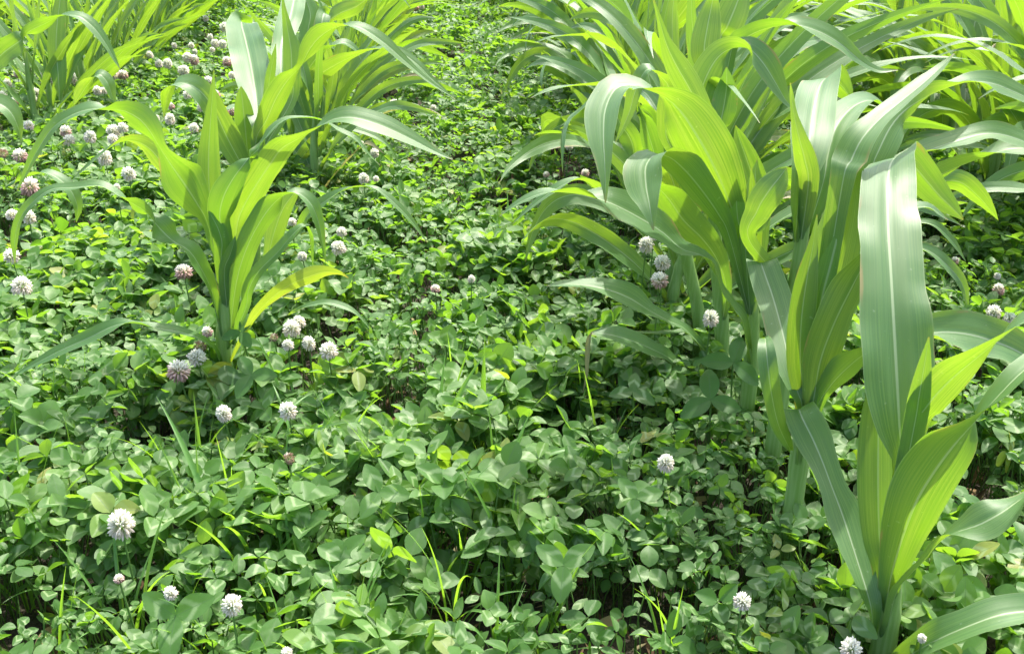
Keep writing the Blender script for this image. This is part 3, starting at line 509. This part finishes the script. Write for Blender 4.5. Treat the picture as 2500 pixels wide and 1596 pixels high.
COVER, STEMS = [], []
def clover_field(name, y0, y1, dens, nu, nv, seed, Lm, petioles):
    g = np.random.default_rng(seed)
    hw = lambda y: .28 + .56 * (y + .25)
    n = int(dens * (y1 - y0) * (hw(y0) + hw(y1)))
    y = g.uniform(y0, y1, n * 2); x = g.uniform(-1, 1, n * 2) * hw(y1); keep = np.abs(x) < hw(y); x, y = x[keep][:n], y[keep][:n]
    gap = value_noise(x + 7, y + 3, .11, 5) * .6 + value_noise(x + 7, y + 3, .045, 6) * .4
    keep = g.random(len(x)) < np.clip((gap - .25) * 6, .08, 1)
    for sx, sy, fr, wd in ((.378, .771, .12, .035), (-.433, 1.343, .07, .022)): keep &= ~((np.abs(x - sx * y / sy) < wd) & (y < sy + .015) & (y > sy - fr))
    x, y, gap = x[keep], y[keep], gap[keep]; n = len(x)
    big = value_noise(x + 20, y + 20, .16, 9)
    lay = g.random(n) ** .6
    h = (.035 + .085 * lay) * (.75 + .45 * value_noise(x + 11, y + 11, .2, 8)) * (.85 + .3 * np.clip((gap - .3) * 3, 0, 1))
    L = Lm * np.exp(g.normal(0, .20, n)) * (.60 + .95 * big) * (.72 + .36 * lay); L = np.minimum(L, .036)
    W = L * np.clip(g.normal(.66, .11, n), .46, .92)
    tilt = np.abs(g.normal(0, .60, n)) + .05; ta = g.uniform(0, 2 * np.pi, n)
    N = np.stack([np.sin(tilt) * np.cos(ta) + .10, np.sin(tilt) * np.sin(ta) + .0, np.cos(tilt)], 1); N = unit(N)
    rid = np.clip(g.beta(2.2, 2.2, n) * .8 + (big - .5) * .35 + .08 * g.normal(size=n), 0, .999); yel = g.random(n) < .02; rid[yel] = g.uniform(.93, 1, yel.sum())
    foot = np.stack([x + g.normal(0, .02, n), y + g.normal(0, .02, n), np.zeros(n)], 1); C = np.stack([x, y, h], 1)
    a0 = g.uniform(0, 2 * np.pi, n); E1 = unit(np.cross(N, np.array([.3, .9, .1]))); E2 = np.cross(N, E1)
    parts = []
    up = g.normal(.12, .30, n)
    for q in range(3):
        a = a0 + q * 2.094 + g.normal(0, .16, n)
        ax = np.cos(a)[:, None] * E1 + np.sin(a)[:, None] * E2 + (up + g.normal(0, .14, n))[:, None] * N
        parts.append(leaflets(C + unit(ax) * .0015, ax, N, L * g.uniform(.88, 1.08, n), W, np.clip(g.normal(.30, .2, n), -.1, 1.1), g.normal(.10, .13, n), np.clip(rid + g.normal(0, .03, n), 0, 1), nu, nv))
    V, F, lc = join(parts)
    COVER.append((V, F, lc)); STEMS.append(None)
    if petioles:
        m = 5; t = np.linspace(0, 1, m)[None, :, None]
        mid = (foot + C) / 2 + np.stack([g.normal(0, .008, n), g.normal(0, .008, n), .012 * np.ones(n)], 1)
        P = (1 - t) ** 2 * foot[:, None] + 2 * t * (1 - t) * mid[:, None] + t ** 2 * C[:, None]
        ang = np.array([0, 2.094, 4.189]); rr = .00085 * (1 + .3 * g.random(n))
        D = np.stack([np.cos(ang), np.sin(ang), 0 * ang], 1)
        Vp = P[:, :, None] + rr[:, None, None, None] * D[None, None]
        i, j = np.meshgrid(np.arange(m - 1), np.arange(3), indexing="ij"); k = (j + 1) % 3
        Fp = np.stack([i * 3 + j, i * 3 + k, (i + 1) * 3 + k, (i + 1) * 3 + j], -1).reshape(-1, 4)
        Fp = (Fp[None] + (np.arange(n) * m * 3)[:, None, None]).reshape(-1, 4)
        STEMS[-1] = (Vp.reshape(-1, 3), Fp, np.zeros((n * m * 3, 3)))
clover_field("clover_cover", .35, 1.35, 4300, 6, 8, 1, .0245, True)
clover_field("clover_cover", 1.35, 2.4, 4200, 4, 6, 2, .0235, True)
clover_field("clover_cover", 2.4, 6.2, 3600, 2, 4, 3, .0225, False)
STEMS = [t for t in STEMS if t is not None]
_V, _F, _L = join(COVER + STEMS); _me = mesh_np("clover_cover", _V, _F, _L); _me.materials.append(M_CLOVER); _me.materials.append(M_PET)
_mi = np.zeros(len(_F), np.int32); _mi[sum(len(t[1]) for t in COVER):] = 1; _me.polygons.foreach_set("material_index", _mi)
tag(obj("clover_cover", _me, None), kind="stuff")

# ------------------------------------------------------------------ clover blossoms
def head_mesh(kind, seed, nf=84):
    g = np.random.default_rng(seed); V, F, K, o = [], [], [], 0
    WHT = np.array([.95, .95, .86]); GRN = np.array([.70, .76, .46]); PNK = np.array([.84, .58, .54]); BRN = np.array([.34, .17, .08])
    for i in range(nf):
        f = (i + .5) / nf; po = math.acos(1 - f * (1.62 if kind != "withered" else 1.9)); az = i * 2.39996 + g.normal(0, .12)
        d = np.array([math.sin(po) * math.cos(az), math.sin(po) * math.sin(az), math.cos(po)])
        k = np.clip((po - 1.0) / 1.1, 0, 1)
        bend = .50 * (1 - k) - .8 * k * (1 if kind != "fresh" else .75)
        dd = unit(d + np.array([0, 0, bend]) + g.normal(0, .10, 3)); ln = g.uniform(.62, .82) * (.85 if kind == "withered" else 1)
        st = d * .36 + np.array([0, 0, -.06]); A = unit(np.cross(dd, [.2, .3, .9])); B = np.cross(dd, A); ro = g.uniform(0, 3)
        w0 = g.uniform(.11, .145) * (.8 if kind == "withered" else 1)
        rings = [(0, .35), (.35, .85), (.62, 1.05), (.85, .8), (1.0, .12)]
        m = np.clip((po - (1.15 if kind == "fresh" else .95 if kind == "pink" else .1)) / .55, 0, 1) * (.30 if kind == "fresh" else .8)
        tipc = WHT * (1 - m) + (PNK if kind != "withered" else BRN) * m
        if kind == "pink": tipc = tipc * (1 - .6 * np.clip((po - 1.6) / .4, 0, 1)) + BRN * .6 * np.clip((po - 1.6) / .4, 0, 1)
        tipc = tipc * g.uniform(.88, 1.05)
        for t, q in rings:
            c = st + dd * ln * t + B * (.07 * t * t)
            for s in range(4):
                a = ro + s * math.pi / 2; r = w0 * q * (1 if s % 2 == 0 else .55)
                V.append(c + r * (math.cos(a) * A + math.sin(a) * B)); K.append(GRN * (1 - min(1, t * 2.2)) + tipc * min(1, t * 2.2))
        for e in range(4):
            for s in range(4):
                F.append([o + e * 4 + s, o + e * 4 + (s + 1) % 4, o + e * 4 + 4 + (s + 1) % 4, o + e * 4 + 4 + s])
        o += 20
    V = np.array(V) * .92
    return mesh_np("flower_head", V, np.array(F), None, np.array(K), False)
HEADS = {}
for _k, _s, _n in (("fresh", 1, 112), ("pink", 2, 108), ("withered", 3, 64)):
    HEADS[_k] = [head_mesh(_k, _s + 7 * j, _n) for j in range(5)]
def blossom(px, py, dia, kind, label, group, seed, z=None):
    r = random.Random(seed); p = at_z(px, py, z if z is not None else .158 + r.uniform(-.006, .012))
    root = empty("clover_blossom", (p[0], p[1], 0)); tag(root, label, "blossom", group)
    hd = obj("flower_head", HEADS[kind][r.randrange(5)], M_FLO, root, (0, 0, p[2])); R_ = dia / 2 * .01
    q = r.uniform(.9, 1.12); hd.scale = (R_ / q ** .5, R_ / q ** .5, R_ * 1.06 * q); hd.rotation_euler = (r.uniform(-.35, .35), r.uniform(-.3, .3), r.uniform(0, 6.28))
    lean = (r.uniform(-.012, .012), r.uniform(-.005, .02))
    P = np.array([[lean[0], lean[1], 0], [lean[0] * .5, lean[1] * .6, p[2] * .5], [0, 0, p[2] - R_ * .3]]); P = resample(P, 8)
    v, f, l = tube(P, np.linspace(.0013, .0010, 8), 6); obj("stem", mesh_np("stem", v, f), M_PET, root)
    return root
W_, P_, D_ = "fresh", "pink", "withered"
NEAR = [
 (295,1280,70,W_,"large round white clover blossom on a tall bare stem, biggest in the lower left"),
 (416,1447,36,W_,"white blossom half hidden behind a big clover leaf at the bottom left"),
 (566,1476,56,W_,"white blossom with one side covered by leaves, near the bottom edge at left"),
 (290,1412,26,P_,"tiny pinkish blossom low in the shade under the big white blossom"),
 (705,1118,34,D_,"faded greenish brown blossom sunk among the leaves beside thin grass"),
 (700,1592,30,W_,"white blossom just peeping over the bottom edge of the picture"),
 (546,1009,42,W_,"white blossom below and right of the pair at the maize foot, left of its twin"),
 (703,1003,46,W_,"white blossom in open clover below the maize, right of its twin"),
 (436,905,58,P_,"pinkish blossom browning at its base, left of a whiter one below the left maize"),
 (480,872,46,W_,"white blossom touching the pinkish browning one below the left maize"),
 (489,845,38,D_,"withered brown blossom hanging just above the pair below the left maize"),
 (506,810,28,P_,"small pale pink blossom close to the left maize stalk"),
 (448,664,44,P_,"white blossom with salmon pink base standing left of the left maize stalk"),
 (53,699,50,W_,"bright white blossom above a round leaf near the left edge"),
 (28,625,40,W_,"white blossom behind a hanging leaf tip at the left edge"),
 (712,802,46,W_,"large creamy white blossom of the tight pair right of the left maize foot"),
 (730,786,34,W_,"smaller white blossom peeking over the creamy one right of the left maize foot"),
 (669,823,24,D_,"tiny brown withered blossom beside the broad leaves at the left maize foot"),
 (703,842,30,W_,"small dull white blossom half sunk under the creamy pair"),
 (754,838,36,W_,"greenish white blossom between the creamy pair and a round white one"),
 (802,856,46,W_,"round white blossom, rightmost of those at the left maize foot"),
 (826,606,38,W_,"white blossom under a pale arching leaf right of the left maize"),
 (834,566,26,W_,"small white blossom above the arching pale leaf in the alley"),
 (738,625,24,W_,"small white blossom between maize leaves right of the yellowing leaf"),
 (713,542,22,W_,"small white blossom deep behind the left maize leaves"),
 (1151,681,20,W_,"very small white blossom in the middle of the clover alley"),
 (1063,705,24,P_,"ragged pinkish blossom low in the middle of the clover alley"),
 (1578,598,40,W_,"tall white blossom left of the right row under a drooping leaf"),
 (1595,575,26,W_,"small white blossom tucked behind the tall one by the right row"),
 (1617,641,40,W_,"greyish white blossom directly behind the pink based one by the right row"),
 (1610,684,44,P_,"white blossom with deep pink base standing left of the right row"),
 (1735,778,44,W_,"large white blossom standing between the stalks of the right row"),
 (1625,1130,46,W_,"white blossom alone in the shaded clover left of the right row"),
 (1812,1467,46,W_,"white blossom sunk behind leaves left of the nearest maize"),
 (2078,1585,58,W_,"white blossom with brown crown at the bottom edge beside the nearest stalk"),
 (2251,1557,24,W_,"tiny white blossom behind the low right leaf of the nearest maize"),
 (2438,707,30,P_,"ragged salmon pink blossom at the right edge"),
 (2426,762,38,W_,"round greyish white blossom behind the big right leaf"),
 (2465,778,34,W_,"white blossom half covered by the big leaf at the right edge"),
 (2435,674,18,W_,"tiny white blossom above the salmon one at the right edge"),
 (2331,637,20,P_,"dull small blossom in the shade right of the nearest broad leaf"),
 (72,457,46,P_,"large white blossom with purple pink base near the left edge"),
 (30,525,32,W_,"white blossom, left of a close pair at the left edge"),
 (70,530,36,W_,"white blossom, right of a close pair at the left edge"),
 (49,380,36,P_,"reddish browning blossom on a tall stem near the left edge"),
 (6,374,30,D_,"brown blossom cut by the left edge"),
 (255,385,38,W_,"creamy tapered blossom under the arching thin leaf"),
 (314,425,36,W_,"white blossom left of the broad yellow-green maize leaf"),
 (285,457,18,W_,"tiny white blossom peeping over the low maize leaf"),
 (276,320,34,W_,"creamy blossom at the crest of the thin curled leaf"),
 (299,313,28,W_,"whiter blossom pressed against the creamy one at the curled leaf"),
 (275,340,26,W_,"small blossom just under the creamy one at the curled leaf"),
 (220,335,32,W_,"white blossom under the crest of the long arched leaf"),
 (160,321,30,P_,"pinkish blossom on top of a white one under the arched leaf"),
 (169,343,30,W_,"white blossom under the pinkish one below the arched leaf"),
 (70,307,26,W_,"greenish white blossom left of the arched leaf"),
 (1425,310,28,P_,"white blossom with pinkish base under the right row leaves"),
 (1373,317,22,W_,"white blossom half buried left of the right row"),
 (1390,358,20,W_,"small grey white blossom in the shade of the right row"),
 (1429,423,22,P_,"pale pink blossom behind the low arching leaf of the right row"),
 (1334,426,16,P_,"tiny dull blossom beside a thin leaf tip in the alley"),
 (888,436,28,W_,"white blossom right of the left row, above the arching thin leaf"),
 (918,437,16,W_,"tiny white blossom right beside a larger one by the left row"),
 (963,256,28,P_,"white blossom with rosy base at the edge of the alley"),
 (914,374,24,W_,"pale open blossom under the long leaf over the alley"),
 (932,313,16,W_,"tiny white blossom below the crest of the long alley leaf"),
 (1058,263,16,W_,"tiny white blossom alone out in the far alley"),
]
FAR = [(502,46,16),(548,67,26),(513,91,16),(525,107,22),(543,108,22),(518,122,14),(467,112,16),(476,127,14),(425,112,15),(458,141,26),(474,147,26),(365,135,20),(388,156,22),(409,156,24),(448,172,28),(297,153,22),(276,183,24),(300,183,26,P_),(555,151,26,P_),(566,184,18),(509,200,26),(527,232,24),(530,253,20),(492,262,24),(566,272,24,P_),(457,232,22),(415,292,28),(473,313,26),(418,260,18,P_),(383,288,14)]
FARL = [(107,186,22),(125,196,28),(139,199,20),(174,191,28),(235,200,26),(237,221,22),(253,222,20),(60,163,14),(42,181,20,P_),(18,204,22),(70,211,20),(86,227,26),(81,242,20),(35,248,24),(4,235,26),(42,40,18),(50,26,14)]
FARA = [(1014,18,20,P_),(991,10,16),(1028,16,18),(951,140,16),(1025,181,18),(1044,200,18),(854,204,20),(881,211,24),(886,197,20),(883,351,14)]
def dia_px(px, x, y): return 100 * px * float(np.dot(at_z(x, y, .15) - CAM, FW)) / FPX
_q = 0
for x, y, wpx, kd, lb in NEAR:
    zz = .24 if 1560 < x < 1630 and y < 700 else .21 if x == 1735 else None
    blossom(x, y, dia_px(wpx, x, y) * (1 if zz is None else .9), kd, lb, "clover blossoms in the near clover", 300 + _q, zz); _q += 1
for lst, lb in ((FAR, "small white clover blossom in the scatter between the two left rows"), (FARL, "small white clover blossom in the scatter at the far left edge"), (FARA, "small clover blossom along the left row's side of the far alley")):
    for t in lst:
        blossom(t[0], t[1], dia_px(t[2], *t[:2]), t[3] if len(t) > 3 else (P_ if _q % 11 == 0 else W_), lb, lb.replace("blossom", "blossoms", 1), 300 + _q); _q += 1

# ------------------------------------------------------------------ young grass among the clover
def grass(px, py, blades, label, seed):
    r = random.Random(seed); blades = list(blades) + [(r.uniform(0, 360), r.uniform(.09, .17), r.uniform(5, 30), r.uniform(50, 130), r.uniform(1.6, 3.2)) for _ in range(r.randint(2, 4))]; b = at_z(px, py, .10); root = empty("grass_tuft", (b[0], b[1], 0)); tag(root, label, "grass tuft", "grass tufts in the clover")
    for q, (az, L, th0, th1, hw) in enumerate(blades):
        n = 18; s = np.linspace(0, 1, n); th = R(th0) + R(th1 - th0) * s ** 1.6; a = R(az)
        d = np.stack([np.sin(th) * math.cos(a), np.sin(th) * math.sin(a), np.cos(th)], 1) * L * .92 / (n - 1)
        P = np.array([r.gauss(0, .004), r.gauss(0, .004), 0]) + np.vstack([np.zeros(3), np.cumsum(d[:-1], 0)])
        tw = r.uniform(-1, 1) * s[:, None]; T = unit(np.gradient(P, axis=0)); S0 = np.tile([-math.sin(a), math.cos(a), 0], (n, 1)); S = np.cos(tw) * S0 + np.sin(tw) * np.cross(T, S0)
        wv = hw * .001 * np.interp(s, [0, .3, .7, 1], [.7, 1, .75, .04])
        obj("blade", leaf_mesh(P, S, wv, seed * 9 + q, 4, np.full(n, .5), .02, "blade"), M_GRASS, root)
GT = [
 (480,1120,[(100,.20,4,20,3),(60,.17,8,25,3),(200,.15,20,60,2.5)],"thin grass tuft with two upright bright blades below the left maize"),
 (600,1130,[(60,.24,10,110,4),(20,.26,15,120,4.5),(150,.2,20,130,4)],"grass tuft with blades arching over at left of centre"),
 (735,1100,[(120,.22,18,80,3.5),(40,.2,10,60,3)],"grass tuft with slanting blades left of the middle"),
 (1060,1060,[(150,.22,20,150,5),(30,.24,8,50,5),(80,.22,14,40,4),(330,.2,30,90,5)],"grass tuft with a bent yellow-green blade in the middle"),
 (1180,1030,[(80,.24,3,16,5),(20,.2,25,60,4)],"grass tuft with one straight upright blade in the middle"),
 (1190,1180,[(150,.24,20,150,5.5),(20,.26,10,150,5.5),(60,.2,30,50,7)],"grass tuft with broad bowed blades and a clipped tip in the centre"),
 (1265,1290,[(90,.16,2,12,3.5),(140,.1,10,30,2.5)],"slender upright grass tuft under the bowed blades"),
 (1505,1230,[(110,.17,4,25,3),(70,.1,10,30,2.5)],"slender grass tuft in the clover right of centre"),
 (1330,1300,[(100,.12,5,30,2.5)],"single short grass blade right of the centre tuft"),
 (860,1330,[(95,.14,5,20,2.5),(50,.12,10,50,2.5)],"short grass tuft below the slanting blades"),
 (690,1330,[(100,.16,4,25,3),(120,.12,6,20,2.5)],"pair of short upright blades beside a dark gap"),
 (555,1300,[(130,.3,25,70,4.5)],"long slanting grass blade running down to the left of the dark gap"),
 (945,1330,[(60,.13,20,60,9)],"broad pale grass blade lying low in the lower middle"),
 (350,1190,[(20,.22,50,100,7),(160,.12,30,80,4)],"broad grass blade bent flat over the clover at left"),
 (1245,560,[(95,.2,3,45,4),(60,.18,8,60,3.5)],"tall grass tuft standing in the middle of the alley"),
 (220,905,[(140,.16,40,120,4)],"short bent grass blade left of the left maize"),
]
r_ = random.Random(5)
for i in range(46):
    GT.append((r_.uniform(20, 1750), r_.uniform(880, 1560), [(r_.uniform(0, 360), r_.uniform(.15, .24), r_.uniform(3, 15), r_.uniform(15, 70), r_.uniform(1.6, 3)) for _ in range(2)], "small tuft of fine grass in the front clover"))
for i, g_ in enumerate(GT): grass(*g_, 900 + i)

# ------------------------------------------------------------------ large clover leaves that stand up out of the cover
def sprig(px, py, z, L, rot, tilt, label, seed, rid=.15):
    g = np.random.default_rng(seed); p = at_z(px, py, z); root = empty("clover_sprig", (p[0], p[1], 0)); tag(root, label, "clover leaf", "big clover leaves standing above the cover")
    N = unit(np.array([math.sin(R(tilt[0])) * math.cos(R(tilt[1])), math.sin(R(tilt[0])) * math.sin(R(tilt[1])), math.cos(R(tilt[0]))])); E1 = unit(np.cross(N, [.2, .9, .1])); E2 = np.cross(N, E1); C = np.array([[0, 0, z]])
    for q in range(3):
        a = R(rot) + q * 2.094 + g.normal(0, .1); ax = (math.cos(a) * E1 + math.sin(a) * E2 + g.normal(.10, .08) * N)[None]
        l = np.array([L * g.uniform(.9, 1.1)]); v, f, lc = leaflets(C, ax, N[None], l, l * .58, np.array([.22]), np.array([.12]), np.array([rid]), 8, 12)
        obj("leaflet", mesh_np("leaflet", v, f, lc), M_CLOVER, root)
    P = resample(np.array([[.01, .01, 0], [.006, .008, z * .5], [0, 0, z]]), 8); v, f, l = tube(P, np.full(8, .0013), 6); obj("stem", mesh_np("stem", v, f), M_PET, root)
sprig(590, 812, .17, .034, 20, (38, 250), "big three-part clover leaf leaning on the left maize stalk", 1)
sprig(613, 915, .15, .038, 80, (30, 270), "big clover leaf just under the one on the left maize stalk", 2)
sprig(1790, 885, .19, .044, 150, (40, 280), "big dark clover leaf standing before the stalks of the right row", 3, .02)
sprig(1735, 975, .15, .044, 40, (35, 250), "big dark clover leaf, lower of the two before the right row", 4, .02)
sprig(1376, 1378, .14, .040, 100, (40, 265), "big clover leaf with pale arches in the lower middle", 5, .33)
sprig(428, 1503, .14, .046, 95, (45, 260), "big clover leaf at the bottom left hiding part of a blossom", 6, .33)
sprig(926, 1200, .14, .036, 75, (38, 275), "big clover leaf with one pale round leaflet left of centre", 7, .34)
sprig(1555, 1215, .14, .034, 90, (40, 265), "big clover leaf with pale arches below the lone shaded blossom", 8, .33)
sprig(1545, 955, .14, .034, 30, (30, 270), "big clover leaf in the shade under the brown withered tip", 9, .05)

# ------------------------------------------------------------------ dead bits on the soil
def litter():
    g = np.random.default_rng(77); n = 5200; y = g.uniform(.4, 3.2, n); x = g.uniform(-1, 1, n) * (.3 + .56 * (y + .25)); C = np.stack([x, y, g.uniform(.004, .03, n)], 1)
    a = g.uniform(0, 6.28, n); ax = np.stack([np.cos(a), np.sin(a), g.normal(0, .25, n)], 1); N = unit(np.stack([g.normal(0, .4, n), g.normal(0, .4, n), np.ones(n)], 1))
    L = g.uniform(.012, .05, n); v, f, lc = leaflets(C, ax, N, L, L * g.uniform(.05, .5, n) ** 1.3, g.normal(.2, .4, n), g.normal(0, .25, n), g.random(n), 2, 4)
    tag(obj("plant_litter", mesh_np("plant_litter", v, f, lc), M_LIT), kind="stuff")
def lit_mat():
    s = NT("plant_litter"); a, (u, v, r) = s.attr("lc"); c = s.ramp(r, [(0, (.05, .03, .015)), (.4, (.16, .10, .05)), (.75, (.30, .23, .12)), (1, (.40, .36, .20))]); return s.leaf(c, c, .8, .2, None, .2)
M_LIT = lit_mat(); litter()
